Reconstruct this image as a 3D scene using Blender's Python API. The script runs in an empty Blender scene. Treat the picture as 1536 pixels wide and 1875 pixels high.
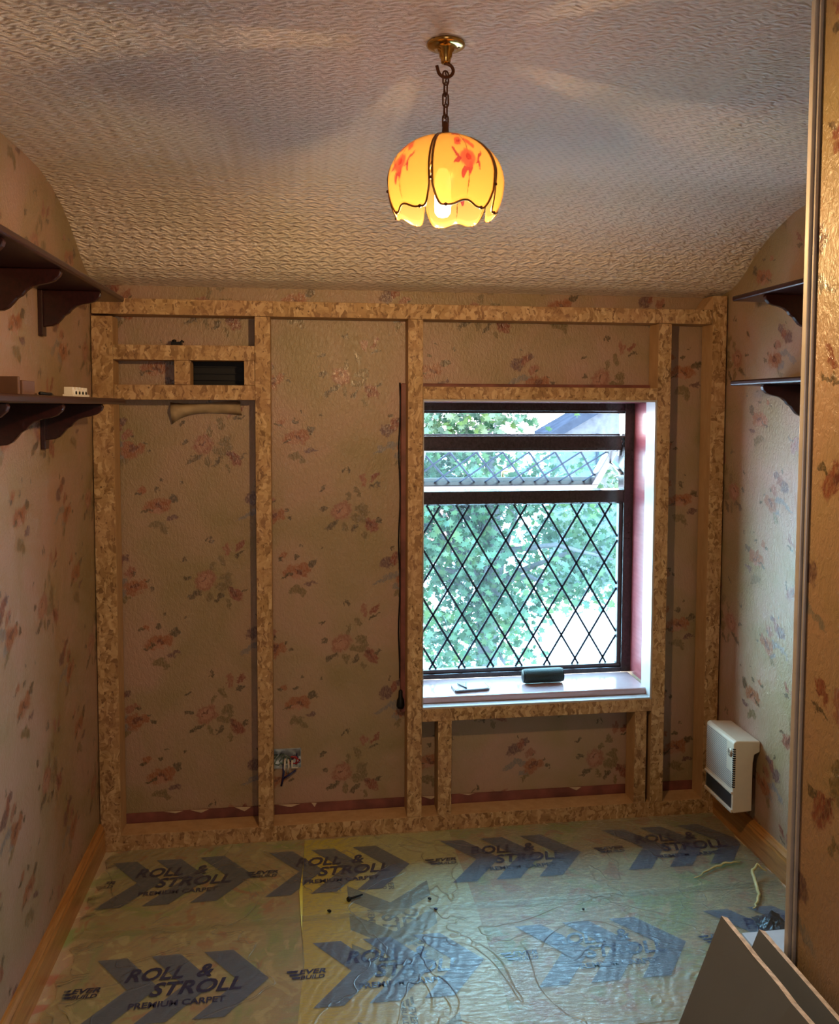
import bpy, bmesh, math, random
from mathutils import Vector, Matrix
random.seed(7)
S = bpy.context.scene
COL = S.collection

# ------------------------------------------------------------------ camera
cam = bpy.data.cameras.new('camera'); camo = bpy.data.objects.new('camera', cam); COL.objects.link(camo)
FPX, YAW, PITCH, ROLL = 1509.0, 0.1334, 0.0568, 0.0032
cy, sy, cp, sp = math.cos(YAW), math.sin(YAW), math.cos(PITCH), math.sin(PITCH)
fw = Vector((sy*cp, cy*cp, -sp)); rt = Vector((cy, -sy, 0)); up = rt.cross(fw)
c_, s_ = math.cos(ROLL), math.sin(ROLL)
rt, up = rt*c_ + up*s_, up*c_ - rt*s_
M = Matrix((rt, up, -fw)).transposed().to_4x4(); M.translation = (0, 0, 1.687)
camo.matrix_world = M
cam.sensor_fit = 'VERTICAL'; cam.sensor_height = 24.0
cam.lens = FPX/1875*24.0
cam.shift_y = -(1875/2-832)/1875      # photograph cropped at the top
cam.clip_start = 0.02
S.camera = camo

# ------------------------------------------------------------------ light
EXPOSURE = 0.38
SKY = 21.0
LAMP_W = 31.0
BULB_E = 12.0
FILL_W = 9.0
S.view_settings.view_transform = 'Standard'; S.view_settings.look = 'None'
S.view_settings.gamma = 1.0; S.view_settings.use_curve_mapping = False
S.view_settings.exposure = EXPOSURE
S.cycles.max_bounces = 9; S.cycles.diffuse_bounces = 4; S.cycles.glossy_bounces = 4
S.cycles.transmission_bounces = 8; S.cycles.transparent_max_bounces = 16
S.cycles.sample_clamp_indirect = 6.0
S.cycles.use_denoising = True
try:
    S.cycles.denoiser = 'OPENIMAGEDENOISE'; S.cycles.denoising_input_passes = 'RGB_ALBEDO_NORMAL'
except Exception: pass
S.cycles.caustics_reflective = False; S.cycles.caustics_refractive = False

world = bpy.data.worlds.new('sky'); S.world = world; world.use_nodes = True
wn = world.node_tree; wn.nodes.clear()
wo = wn.nodes.new('ShaderNodeOutputWorld'); wb = wn.nodes.new('ShaderNodeBackground')
wt = wn.nodes.new('ShaderNodeTexCoord'); ws = wn.nodes.new('ShaderNodeSeparateXYZ'); wr_ = wn.nodes.new('ShaderNodeValToRGB')
wn.links.new(wt.outputs['Generated'], ws.inputs[0]); wn.links.new(ws.outputs['Z'], wr_.inputs[0])
wr_.color_ramp.elements[0].position = 0.0; wr_.color_ramp.elements[0].color = (0.86, 0.93, 1.0, 1)
wr_.color_ramp.elements[1].position = 0.7; wr_.color_ramp.elements[1].color = (0.54, 0.73, 1.0, 1)
wn.links.new(wr_.outputs[0], wb.inputs[0]); wb.inputs[1].default_value = SKY
wn.links.new(wb.outputs[0], wo.inputs[0])

def area(name, loc, rot, sx, sy_, power, color=(1, 1, 1), portal=False):
    l = bpy.data.lights.new(name, 'AREA'); l.shape = 'RECTANGLE'; l.size = sx; l.size_y = sy_
    l.energy = power; l.color = color
    if portal: l.cycles.is_portal = True
    o = bpy.data.objects.new(name, l); o.location = loc; o.rotation_euler = rot; COL.objects.link(o); return o
area('window_portal', (0.90, 3.60, 1.115), (math.radians(-90), 0, 0), 1.2, 1.4, 1, portal=True)
# added soft fill light behind the doorway, stands for no real lamp
area('doorway_fill', (0.0, -1.25, 1.5), (math.radians(90), 0, 0), 0.8, 1.2, FILL_W, (1.0, 0.84, 0.72))

# ------------------------------------------------------------------ node helpers
class NT:
    def __init__(s, name):
        s.m = bpy.data.materials.new(name); s.m.use_nodes = True; s.t = s.m.node_tree; s.t.nodes.clear()
        s.out = s.n('ShaderNodeOutputMaterial')
    def n(s, typ, **k):
        nd = s.t.nodes.new(typ)
        for a, b in k.items(): setattr(nd, a, b)
        return nd
    def put(s, v, sock):
        if isinstance(v, bpy.types.NodeSocket): s.t.links.new(v, sock)
        elif v is not None:
            if hasattr(sock.default_value, '__len__'):
                if not hasattr(v, '__len__'): v = (v,)*len(sock.default_value)
                v = tuple(v)
                if len(sock.default_value) == 4 and len(v) == 3: v = v + (1,)
            sock.default_value = v
    def math(s, op, a, b=None, c=None, clamp=False):
        nd = s.n('ShaderNodeMath', operation=op, use_clamp=clamp)
        s.put(a, nd.inputs[0])
        if b is not None: s.put(b, nd.inputs[1])
        if c is not None: s.put(c, nd.inputs[2])
        return nd.outputs[0]
    def vmath(s, op, a, b=None):
        nd = s.n('ShaderNodeVectorMath', operation=op); s.put(a, nd.inputs[0])
        if b is not None: s.put(b, nd.inputs[1])
        return nd.outputs['Value'] if op == 'LENGTH' else nd.outputs[0]
    def mix(s, f, a, b, mode='MIX'):
        nd = s.n('ShaderNodeMix', data_type='RGBA', blend_type=mode)
        s.put(f, nd.inputs[0]); s.put(a, nd.inputs[6]); s.put(b, nd.inputs[7]); return nd.outputs[2]
    def xyz(s, v):
        nd = s.n('ShaderNodeSeparateXYZ'); s.put(v, nd.inputs[0]); return nd.outputs
    def comb(s, x, y, z=0.0):
        nd = s.n('ShaderNodeCombineXYZ'); s.put(x, nd.inputs[0]); s.put(y, nd.inputs[1]); s.put(z, nd.inputs[2]); return nd.outputs[0]
    def obj(s): return s.n('ShaderNodeTexCoord').outputs['Object']
    def noise(s, v, scale, detail=3, rough=0.5, dist=0.0, col=False):
        nd = s.n('ShaderNodeTexNoise'); s.put(v, nd.inputs['Vector']); nd.inputs['Scale'].default_value = scale
        nd.inputs['Detail'].default_value = detail; nd.inputs['Roughness'].default_value = rough
        nd.inputs['Distortion'].default_value = dist
        return nd.outputs['Color' if col else 'Fac']
    def voro(s, v, scale, feature='F1', out='Distance', rand=1.0):
        nd = s.n('ShaderNodeTexVoronoi', feature=feature); s.put(v, nd.inputs['Vector']); nd.inputs['Scale'].default_value = scale
        nd.inputs['Randomness'].default_value = rand
        return nd.outputs[out]
    def ramp(s, f, stops, interp='LINEAR'):
        nd = s.n('ShaderNodeValToRGB'); s.put(f, nd.inputs[0]); r = nd.color_ramp; r.interpolation = interp
        while len(r.elements) < len(stops): r.elements.new(0.5)
        for e, (p, c) in zip(r.elements, stops):
            e.position = p; e.color = (*c, 1) if hasattr(c, '__len__') else (c, c, c, 1)
        return nd.outputs[0]
    def rng(s, v, a, b, c=0.0, d=1.0, smooth=False):
        nd = s.n('ShaderNodeMapRange'); nd.interpolation_type = 'SMOOTHSTEP' if smooth else 'LINEAR'
        s.put(v, nd.inputs[0]); s.put(a, nd.inputs[1]); s.put(b, nd.inputs[2]); s.put(c, nd.inputs[3]); s.put(d, nd.inputs[4])
        return nd.outputs[0]
    def mapping(s, v, loc=(0, 0, 0), rot=(0, 0, 0), sc=(1, 1, 1), typ='POINT'):
        nd = s.n('ShaderNodeMapping', vector_type=typ); s.put(v, nd.inputs[0])
        nd.inputs[1].default_value = loc; nd.inputs[2].default_value = rot; nd.inputs[3].default_value = sc
        return nd.outputs[0]
    def bump(s, h, strength=0.5, dist=0.01):
        nd = s.n('ShaderNodeBump'); nd.inputs['Strength'].default_value = strength; nd.inputs['Distance'].default_value = dist
        s.put(h, nd.inputs['Height']); return nd.outputs[0]
    def bsdf(s, col, rough=0.5, metal=0.0, spec=0.5, normal=None, coat=0.0, coat_r=0.1, emit=None, es=0.0):
        b = s.n('ShaderNodeBsdfPrincipled'); s.put(col, b.inputs['Base Color']); s.put(rough, b.inputs['Roughness'])
        s.put(metal, b.inputs['Metallic']); s.put(spec, b.inputs['Specular IOR Level'])
        if normal is not None: s.put(normal, b.inputs['Normal'])
        s.put(coat, b.inputs['Coat Weight']); s.put(coat_r, b.inputs['Coat Roughness'])
        if emit is not None: s.put(emit, b.inputs['Emission Color']); s.put(es, b.inputs['Emission Strength'])
        return b.outputs[0]
    def transp(s, col):
        b = s.n('ShaderNodeBsdfTransparent'); s.put(col, b.inputs[0]); return b.outputs[0]
    def mixs(s, f, a, b):
        nd = s.n('ShaderNodeMixShader'); s.put(f, nd.inputs[0]); s.t.links.new(a, nd.inputs[1]); s.t.links.new(b, nd.inputs[2]); return nd.outputs[0]
    def done(s, sh): s.t.links.new(sh, s.out.inputs[0]); return s.m

def simple(name, col, rough=0.5, metal=0.0, spec=0.5, var=0.12, scale=30, bump=0.0, coat=0.0):
    t = NT(name); v = t.obj(); nz = t.noise(v, scale, 3)
    dark = tuple(c*(1-var) for c in col); lite = tuple(min(1, c*(1+var)) for c in col)
    c = t.ramp(nz, [(0.3, dark), (0.7, lite)])
    nm = t.bump(nz, bump, 0.003) if bump else None
    return t.done(t.bsdf(c, rough, metal, spec, nm, coat))

# ------------------------------------------------------------------ wallpaper
PCELL = 0.53
def wallpaper(name, axis, off=(0, 0), tint=(1, 1, 1)):
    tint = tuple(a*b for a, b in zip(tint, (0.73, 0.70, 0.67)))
    t = NT(name); p = t.xyz(t.obj())
    u = t.math('DIVIDE', t.math('SUBTRACT', p[axis], off[0]), PCELL); v = t.math('DIVIDE', t.math('SUBTRACT', p[2], off[1]), PCELL)
    sk = t.comb(u, t.math('ADD', v, t.math('MULTIPLY', u, 0.5)))
    base_uv = t.comb(u, v)
    wob = t.vmath('MULTIPLY', t.vmath('SUBTRACT', t.noise(base_uv, 26, 3, 0.6, col=True), (0.5, 0.5, 0.5)), (0.085, 0.085, 0))
    wob2 = t.vmath('MULTIPLY', t.vmath('SUBTRACT', t.noise(base_uv, 8, 2, 0.5, col=True), (0.5, 0.5, 0.5)), (0.05, 0.05, 0))
    wobs = t.vmath('ADD', wob, wob2)
    # background washes
    w1 = t.noise(base_uv, 1.3, 3, 0.55, 0.6); w2 = t.noise(t.mapping(base_uv, (3, 7, 0), sc=(1.0, 0.7, 1)), 2.6, 4, 0.6, 1.0)
    col = t.ramp(w1, [(0.34, (0.37, 0.29, 0.15)), (0.48, (0.47, 0.34, 0.23)), (0.62, (0.53, 0.35, 0.28))])
    col = t.mix(t.rng(w2, 0.45, 0.75, 0, 0.6), col, (0.40, 0.32, 0.17))
    col = t.mix(t.rng(t.noise(base_uv, 60, 4, 0.7), 0.45, 0.8, 0, 0.35), col, (0.42, 0.33, 0.25))
    strokes = t.noise(t.mapping(base_uv, rot=(0, 0, 0.6), sc=(1.6, 0.6, 1)), 70, 3, 0.6)
    mask = None
    clusters = {
     (0.62, 0.0): [  # large rose with buds
        ('leaf', 0.15, 0.03, 0.055, 0.035, 0.5), ('leaf', 0.12, -0.05, 0.06, 0.035, -0.3), ('leafd', -0.07, -0.10, 0.07, 0.022, 0.5),
        ('leaf', 0.03, -0.12, 0.022, 0.05, 0.2), ('leafd', -0.13, 0.02, 0.03, 0.02, 0.2), ('leaf', 0.17, -0.01, 0.03, 0.05, 0.1),
        ('leafd', 0.1, -0.13, 0.05, 0.02, 0.9), ('leaf', 0.05, 0.10, 0.02, 0.05, -0.2), ('leaf', 0.12, 0.15, 0.025, 0.05, 0.4),
        ('rose', 0, 0, 0.085, 0.075, 0.3), ('rosel', -0.005, 0.0, 0.052, 0.045, 0.6), ('rosed', -0.01, 0.012, 0.035, 0.008, 0.7),
        ('red', 0.225, -0.11, 0.07, 0.045, -0.8), ('rosed', 0.20, -0.09, 0.05, 0.018, -0.9), ('leafd', 0.28, -0.075, 0.035, 0.012, 0.6), ('leaf', 0.17, -0.18, 0.02, 0.04, 0.3),
        ('rose', 0.17, 0.24, 0.028, 0.055, 0.1), ('red', 0.25, 0.25, 0.055, 0.02, 0.9), ('leafd', 0.25, 0.19, 0.05, 0.012, 0.4),
        ('leafd', 0.05, 0.31, 0.012, 0.03, 0.3), ('leafd', -0.14, 0.16, 0.03, 0.014, 0.7), ('leafd', 0.02, 0.30, 0.01, 0.02, -0.5)],
     (0.28, -0.45): [  # orange rose
        ('leafd', 0.12, 0.06, 0.04, 0.03, 0.4), ('leaf', 0.0, -0.14, 0.06, 0.035, 0.1), ('leaf', 0.05, -0.17, 0.03, 0.04, 0.5), ('leafd', 0.01, 0.12, 0.025, 0.02, 0),
        ('orange', -0.02, 0.0, 0.085, 0.055, 0.2), ('orange', 0.06, 0.01, 0.05, 0.055, 0), ('rosel', 0.0, -0.03, 0.05, 0.022, -0.4),
        ('rosed', 0.02, 0.0, 0.04, 0.014, -0.6), ('orange', -0.09, 0.12, 0.035, 0.025, 0.6), ('mauve', 0.11, -0.09, 0.05, 0.02, 0.15),
        ('leafd', -0.12, 0.1, 0.025, 0.012, 0), ('leafd', 0.05, 0.2, 0.012, 0.01, 0), ('leafd', 0.19, 0.17, 0.012, 0.012, 0), ('leafd', -0.06, -0.03, 0.05, 0.012, 0.4)],
     (0.99, -0.45): [ # mauve iris with grey leaves
        ('grey', -0.05, -0.07, 0.10, 0.02, 0.5), ('grey', 0.03, -0.05, 0.07, 0.03, -0.2), ('mauve', -0.03, 0.05, 0.06, 0.05, 0.4),
        ('red', 0.03, 0.09, 0.03, 0.055, -0.3), ('mauve', 0.07, 0.12, 0.03, 0.03, 0), ('grey', 0.06, -0.13, 0.05, 0.03, 0.3),
        ('rose', 0.10, 0.02, 0.05, 0.035, 0.5), ('leafd', 0.0, 0.16, 0.01, 0.02, 0)],
     (0.10, -0.04): [ ('orange', 0.0, 0, 0.07, 0.065, 0), ('rosed', 0.02, 0.01, 0.045, 0.02, 0.6), ('orange', 0.08, 0.02, 0.03, 0.045, 0), ('leafd', 0.14, 0.0, 0.02, 0.018, 0),
        ('leafd', 0.11, 0.05, 0.014, 0.012, 0), ('leaf', -0.05, -0.09, 0.05, 0.02, 0.7), ('leafd', 0.02, 0.1, 0.02, 0.012, 0.8)],
    }
    pal = {'rose': (0.36, 0.14, 0.10), 'rosel': (0.52, 0.28, 0.21), 'rosed': (0.16, 0.05, 0.04), 'red': (0.27, 0.065, 0.045), 'orange': (0.38, 0.13, 0.055),
           'leaf': (0.21, 0.16, 0.075), 'leafd': (0.09, 0.07, 0.04), 'mauve': (0.15, 0.07, 0.085), 'grey': (0.25, 0.24, 0.25)}
    for (cx, cv), els in clusters.items():
        ch = t.n('ShaderNodeVectorMath', operation='MULTIPLY_ADD'); t.put(col, ch.inputs[0]); ch.inputs[1].default_value = (1e-7, 1e-7, 0); t.put(sk, ch.inputs[2])
        d = t.vmath('SUBTRACT', ch.outputs[0], (cx, cv+0.5*cx, 0))
        rd = t.n('ShaderNodeVectorMath', operation='WRAP'); t.put(d, rd.inputs[0]); rd.inputs[1].default_value = (0.5, 0.5, 1); rd.inputs[2].default_value = (-0.5, -0.5, -1)
        e = t.xyz(rd.outputs[0])
        loc = t.vmath('ADD', t.comb(e[0], t.math('SUBTRACT', e[1], t.math('MULTIPLY', e[0], 0.5))), wobs)
        for kind, x, y, a, b, r in els:
            ch = t.n('ShaderNodeVectorMath', operation='MULTIPLY_ADD'); t.put(col, ch.inputs[0]); ch.inputs[1].default_value = (1e-7, 1e-7, 0); t.put(loc, ch.inputs[2])
            q = t.vmath('LENGTH', t.mapping(ch.outputs[0], (x, y, 0), (0, 0, r), (a, b, 1), 'TEXTURE'))
            f = t.rng(q, 1.04, 0.70, 0, 0.88, True)
            col = t.mix(f, col, pal[kind])
            mask = f if mask is None else t.math('MAXIMUM', mask, f)
    col = t.mix(t.math('MULTIPLY', mask, t.rng(strokes, 0.45, 0.62, 0, 0.55)), col, (0.50, 0.36, 0.25))
    col = t.mix(1.0, col, tint, 'MULTIPLY')
    h = t.noise(t.mapping(base_uv, rot=(0, 0, 0.5), sc=(1.5, 0.8, 1)), 34, 3, 0.65, 0.6)
    rough = t.rng(mask, 0, 1, 0.42, 0.26)
    return t.done(t.bsdf(col, rough, 0, 0.55, t.bump(h, 0.5, 0.006)))
WP_BACK = wallpaper('floral_wallpaper_window_wall', 0, (0.126-0.62*PCELL, 1.806))
WP_SIDE = wallpaper('floral_wallpaper_side_wall', 1, (0.11, 1.62), (1.0, 0.97, 0.97))
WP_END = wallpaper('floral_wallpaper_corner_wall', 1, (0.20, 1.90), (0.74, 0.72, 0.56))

# ------------------------------------------------------------------ other materials
def osb():
    t = NT('oriented_strand_face'); v = t.obj(); w = t.vmath('ADD', v, t.vmath('MULTIPLY', t.noise(v, 18, 2, col=True), (0.06, 0.06, 0.06)))
    a = t.voro(t.mapping(w, rot=(0, 0.7, 0), sc=(1, 1, 0.3)), 88, out='Color'); b = t.voro(t.mapping(w, rot=(0, -0.9, 0), sc=(0.32, 1, 1)), 100, out='Color')
    a1 = t.xyz(a)[0]; b1 = t.xyz(b)[1]
    c = t.ramp(a1, [(0.0, (0.19, 0.105, 0.045)), (0.3, (0.37, 0.225, 0.10)), (0.7, (0.48, 0.32, 0.16)), (1.0, (0.62, 0.44, 0.25))])
    c = t.mix(t.rng(b1, 0.5, 1.0, 0, 0.75), c, t.ramp(t.xyz(b)[0], [(0, (0.20, 0.105, 0.045)), (0.5, (0.42, 0.26, 0.12)), (1, (0.60, 0.42, 0.23))]))
    fl = t.rng(t.noise(t.mapping(w, rot=(0, 0.4, 0), sc=(1, 1, 0.45)), 85, 3, 0.6), 0.59, 0.66, 0, 0.85)
    c = t.mix(fl, c, (0.13, 0.065, 0.03))
    c = t.mix(t.rng(t.voro(v, 26), 0.12, 0.07, 0, 0.85), c, (0.07, 0.035, 0.02))
    c = t.mix(t.rng(t.noise(v, 6, 2), 0.35, 0.7, 0, 0.3), c, (0.42, 0.22, 0.15))
    return t.done(t.bsdf(c, 0.6, 0, 0.3, t.bump(a1, 0.25, 0.002)))
OSB = osb()
def planed():
    t = NT('board_side'); v = t.obj(); n = t.noise(t.mapping(v, sc=(1, 1, 0.3)), 30, 4, 0.6)
    return t.done(t.bsdf(t.ramp(n, [(0.3, (0.40, 0.24, 0.12)), (0.7, (0.50, 0.32, 0.17))]), 0.6, 0, 0.3))
SIDE = planed()
def pine():
    t = NT('varnished_pine'); v = t.obj(); n = t.noise(t.mapping(v, sc=(8, 0.6, 8)), 9, 4, 0.6, 0.8)
    c = t.ramp(n, [(0.3, (0.27, 0.105, 0.022)), (0.5, (0.42, 0.19, 0.05)), (0.7, (0.50, 0.25, 0.075))])
    c = t.mix(t.rng(t.voro(t.mapping(v, sc=(3, 1, 3)), 3.2), 0.06, 0.03, 0, 0.9), c, (0.10, 0.03, 0.01))
    return t.done(t.bsdf(c, 0.3, 0, 0.5, None, 0.4, 0.15))
PINE = pine()
def mahog(name, d, l, rough=0.25, coat=0.3):
    t = NT(name); v = t.obj(); n = t.noise(t.mapping(v, sc=(14, 1.2, 10)), 8, 4, 0.6, 0.5)
    return t.done(t.bsdf(t.ramp(n, [(0.3, d), (0.7, l)]), rough, 0, 0.4, None, coat, 0.1))
MAHOG = mahog('mahogany_stained_wood', (0.012, 0.003, 0.003), (0.032, 0.006, 0.006), 0.3, 0.12)
REDWOOD = mahog('red_stained_window_lining', (0.24, 0.045, 0.055), (0.32, 0.075, 0.085), 0.4)
FRAMEM = mahog('dark_rosewood_window_frame', (0.018, 0.012, 0.013), (0.040, 0.026, 0.028), 0.25)
SASHIN = simple('rosewood_sash_inner', (0.042, 0.030, 0.034), 0.3)
REDPAINT = simple('red_brown_painted_strip', (0.17, 0.055, 0.045), 0.55, var=0.35, scale=14, bump=0.2)
WHITE = simple('white_lining', (0.44, 0.41, 0.41), 0.4, var=0.03)
SILLM = simple('pale_pink_sill', (0.42, 0.29, 0.30), 0.16, var=0.05, coat=0.5)
BLACK = simple('black_plastic', (0.006, 0.006, 0.007), 0.5, spec=0.25)
STEEL = simple('galvanised_steel', (0.50, 0.52, 0.52), 0.35, 0.9, scale=60)
BRASS = simple('polished_brass', (0.55, 0.36, 0.12), 0.18, 1.0, var=0.05)
BRONZE = simple('antique_bronze', (0.13, 0.05, 0.022), 0.35, 0.8)
RIM = simple('brass_shade_rim', (0.28, 0.15, 0.05), 0.3, 0.9)
CREAM = simple('cream_plastic', (0.66, 0.56, 0.44), 0.38, var=0.03)
LEAD = simple('lead_came', (0.030, 0.048, 0.085), 0.7, 0.0, spec=0.15)
GREYTRIM = simple('grey_edge_bead', (0.46, 0.43, 0.41), 0.3, 0.3, var=0.06)
BOARDG = simple('grey_board_face', (0.095, 0.108, 0.125), 0.75, var=0.04, scale=8)
BOARDE = simple('torn_plaster_edge', (0.72, 0.68, 0.68), 0.8, var=0.3, scale=90, bump=0.5)
TAN = simple('bare_plaster_edge', (0.50, 0.38, 0.26), 0.8)

def ceiling_mat():
    t = NT('embossed_ceiling_paper'); p = t.xyz(t.obj())
    uv = t.comb(p[0], p[1]); w = t.vmath('ADD', uv, t.vmath('MULTIPLY', t.vmath('SUBTRACT', t.noise(uv, 22, 2, col=True), (0.5, 0.5, 0.5)), (0.014, 0.010, 0)))
    q = t.xyz(w); k = 2*math.pi
    a = t.math('SINE', t.math('ADD', t.math('MULTIPLY', q[0], k/0.050), t.math('MULTIPLY', t.math('SINE', t.math('MULTIPLY', q[1], k/0.036)), 1.3)))
    b = t.math('SINE', t.math('ADD', t.math('MULTIPLY', q[1], k/0.018), t.math('MULTIPLY', t.math('SINE', t.math('MULTIPLY', q[0], k/0.050)), 1.6)))
    h = t.math('ADD', t.math('MULTIPLY', t.math('MULTIPLY', a, t.math('ADD', b, 0.6)), 0.8), t.math('MULTIPLY', t.noise(t.mapping(w, sc=(0.38, 1.25, 1)), 105, 3, 0.6, 0.8), 4.0))
    n2 = t.noise(uv, 1.8, 3, 0.5, 0.5)
    c = t.ramp(n2, [(0.3, (0.84, 0.75, 0.65)), (0.5, (0.90, 0.77, 0.70)), (0.7, (0.86, 0.77, 0.66))])
    c = t.mix(t.rng(t.math('MULTIPLY', b, a), -0.05, -0.8, 0, 0.38), c, (0.50, 0.40, 0.36))
    return t.done(t.bsdf(c, 0.33, 0, 0.55, t.bump(h, 0.9, 0.0042)))
CEIL = ceiling_mat()

def carpet():
    t = NT('patterned_carpet'); v = t.obj()
    n = t.noise(v, 3.2, 3, 0.55, 1.2); m = t.noise(t.mapping(v, (5, 2, 0)), 9, 3, 0.6, 1.5)
    c = t.ramp(n, [(0.34, (0.34, 0.46, 0.22)), (0.44, (0.54, 0.48, 0.34)), (0.56, (0.54, 0.40, 0.31)), (0.66, (0.36, 0.48, 0.28))])
    c = t.mix(t.rng(m, 0.56, 0.62, 0, 0.85), c, (0.72, 0.64, 0.46))
    c = t.mix(t.rng(t.noise(t.mapping(v, (1, 8, 0)), 7, 2, 0.5, 2.0), 0.58, 0.66, 0, 0.75), c, (0.50, 0.20, 0.16))
    c = t.mix(0.25, c, t.noise(v, 400, 2, col=True), 'OVERLAY')
    return t.done(t.bsdf(c, 0.9, 0, 0.1, t.bump(t.noise(v, 500, 2), 0.4, 0.004)))
CARPET = carpet()

def film(name, tint, body, fac, rough=0.36, keyyellow=False):
    t = NT(name); v = t.obj()
    big = t.noise(v, 2.2, 3, 0.6, 1.0)
    wv = t.n('ShaderNodeTexWave'); wv.wave_type = 'BANDS'; t.put(t.mapping(v, rot=(0, 0, 0.5)), wv.inputs['Vector']); wv.inputs['Scale'].default_value = 9
    wv.inputs['Distortion'].default_value = 9; wv.inputs['Detail'].default_value = 3; wv.inputs['Detail Scale'].default_value = 1.1
    fine = t.noise(t.mapping(v, rot=(0, 0, 0.35), sc=(0.5, 1.5, 1)), 62, 4, 0.65, 1.6)
    p = t.xyz(v)
    near = t.rng(t.math('ADD', p[0], t.math('MULTIPLY', p[1], -0.7)), -2.0, -0.6, 0.25, 1.0)
    h = t.math('ADD', t.math('MULTIPLY', wv.outputs['Fac'], 0.35), t.math('MULTIPLY', fine, t.math('MULTIPLY', 1.5, near)))
    h = t.math('ADD', h, t.math('MULTIPLY', t.rng(t.math('ABSOLUTE', t.math('SUBTRACT', big, 0.5)), 0.0, 0.008, 1.0, 0), 0.8))
    nm = t.bump(h, 0.5, 0.0045)
    bd = body
    if keyyellow:
        bd = t.mix(t.rng(t.math('ADD', p[0], t.math('MULTIPLY', big, 0.10)), 0.16, 0.30, 0, 1), (0.95, 0.80, 0.04), body)
    dif = t.bsdf(bd, rough, 0, 0.5, nm)
    gl = t.n('ShaderNodeBsdfGlossy'); gl.inputs['Roughness'].default_value = rough*0.9; t.t.links.new(nm, gl.inputs['Normal'])
    fr = t.n('ShaderNodeFresnel'); fr.inputs[0].default_value = 1.45; t.t.links.new(nm, fr.inputs['Normal'])
    if keyyellow: tint = t.mix(t.rng(p[0], 0.16, 0.32, 0, 1), (0.98, 0.90, 0.35), tint)
    base = t.mixs(fac, t.transp(tint), dif)
    return t.done(t.mixs(t.math('MULTIPLY_ADD', fr.outputs[0], 1.4, 0.0, clamp=True), base, gl.outputs[0]))
FILM = film('protective_film', (0.96, 0.97, 0.84), (0.82, 0.84, 0.60), 0.16)
FILMY = film('protective_film_cross', (0.92, 0.95, 0.70), (0.80, 0.84, 0.55), 0.85, keyyellow=True)
PRINT = film('printed_arrow_ink', (0.50, 0.55, 0.64), (0.20, 0.25, 0.34), 0.45)
INK = film('printed_letter_ink', (0.10, 0.12, 0.22), (0.015, 0.025, 0.08), 0.92)

def shade_glass():
    t = NT('amber_lamp_glass')
    g = t.n('ShaderNodeUVMap'); p = t.xyz(g.outputs[0])      # u across a panel -1..1, v up 0..1
    uv = t.comb(p[0], p[1]); wob = t.vmath('MULTIPLY', t.vmath('SUBTRACT', t.noise(uv, 9, 3, 0.6, col=True), (0.5, 0.5, 0.5)), (0.10, 0.10, 0))
    q = t.vmath('ADD', uv, wob)
    col = (0.165, 0.112, 0.052); msk = None
    for c, x, y, a, b, r in [('s', 0.02, 0.20, 0.012, 0.09, 0.0), ('s', 0.0, 0.66, 0.015, 0.16, 0.15), ('l', -0.10, 0.30, 0.10, 0.035, 0.4), ('l', 0.06, 0.33, 0.07, 0.04, 0.5),
        ('r', 0.0, 0.44, 0.20, 0.085, 0), ('d', 0.02, 0.44, 0.07, 0.035, 0), ('l', 0.36, 0.46, 0.14, 0.022, 0.5), ('l', 0.33, 0.38, 0.03, 0.055, 0.5), ('l', -0.34, 0.48, 0.11, 0.022, -0.5), ('l', -0.30, 0.40, 0.10, 0.025, 0.25),
        ('r', -0.22, 0.66, 0.12, 0.06, 0.3), ('r', 0.16, 0.65, 0.14, 0.05, -0.3), ('r', -0.14, 0.83, 0.18, 0.04, 0), ('d', -0.2, 0.66, 0.06, 0.02, 0.2)]:
        f = t.rng(t.vmath('LENGTH', t.mapping(q, (x, y, 0), (0, 0, r), (a*1.22, b*1.25, 1), 'TEXTURE')), 1.1, 0.8, 0, 0.9, True)
        cc = {'s': (0.06, 0.03, 0.015), 'l': (0.085, 0.009, 0.028), 'r': (0.135, 0.026, 0.034), 'd': (0.10, 0.012, 0.02)}[c]
        col = t.mix(f, col, cc)
    tr = t.n('ShaderNodeBsdfTranslucent'); t.put(col, tr.inputs[0])
    df = t.bsdf(col, 0.15, 0, 0.5)
    a = t.mixs(0.25, tr.outputs[0], df)
    return t.done(t.mixs(0.17, a, t.transp((1, 0.82, 0.50))))
SHADE = shade_glass()
t = NT('glowing_bulb'); e = t.n('ShaderNodeEmission'); e.inputs[0].default_value = (1.0, 0.80, 0.42, 1); e.inputs[1].default_value = BULB_E; BULB = t.done(e.outputs[0])

def glass(name, tint, dust=0.0, dcol=(0.8, 0.95, 1.0), refl=0.03):
    t = NT(name); gl = t.n('ShaderNodeBsdfGlossy'); gl.inputs['Roughness'].default_value = 0.03
    base = t.transp(tint)
    if dust:
        tr = t.n('ShaderNodeBsdfTranslucent'); t.put(dcol, tr.inputs[0]); base = t.mixs(dust, base, tr.outputs[0])
    return t.done(t.mixs(refl, base, gl.outputs[0]))
GLASS_LOW = glass('dusty_window_glass', (0.80, 0.99, 1.0), 0.005)
GLASS_UP = glass('clear_window_glass', (0.80, 0.98, 1.0), 0.002, refl=0.008)

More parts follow.
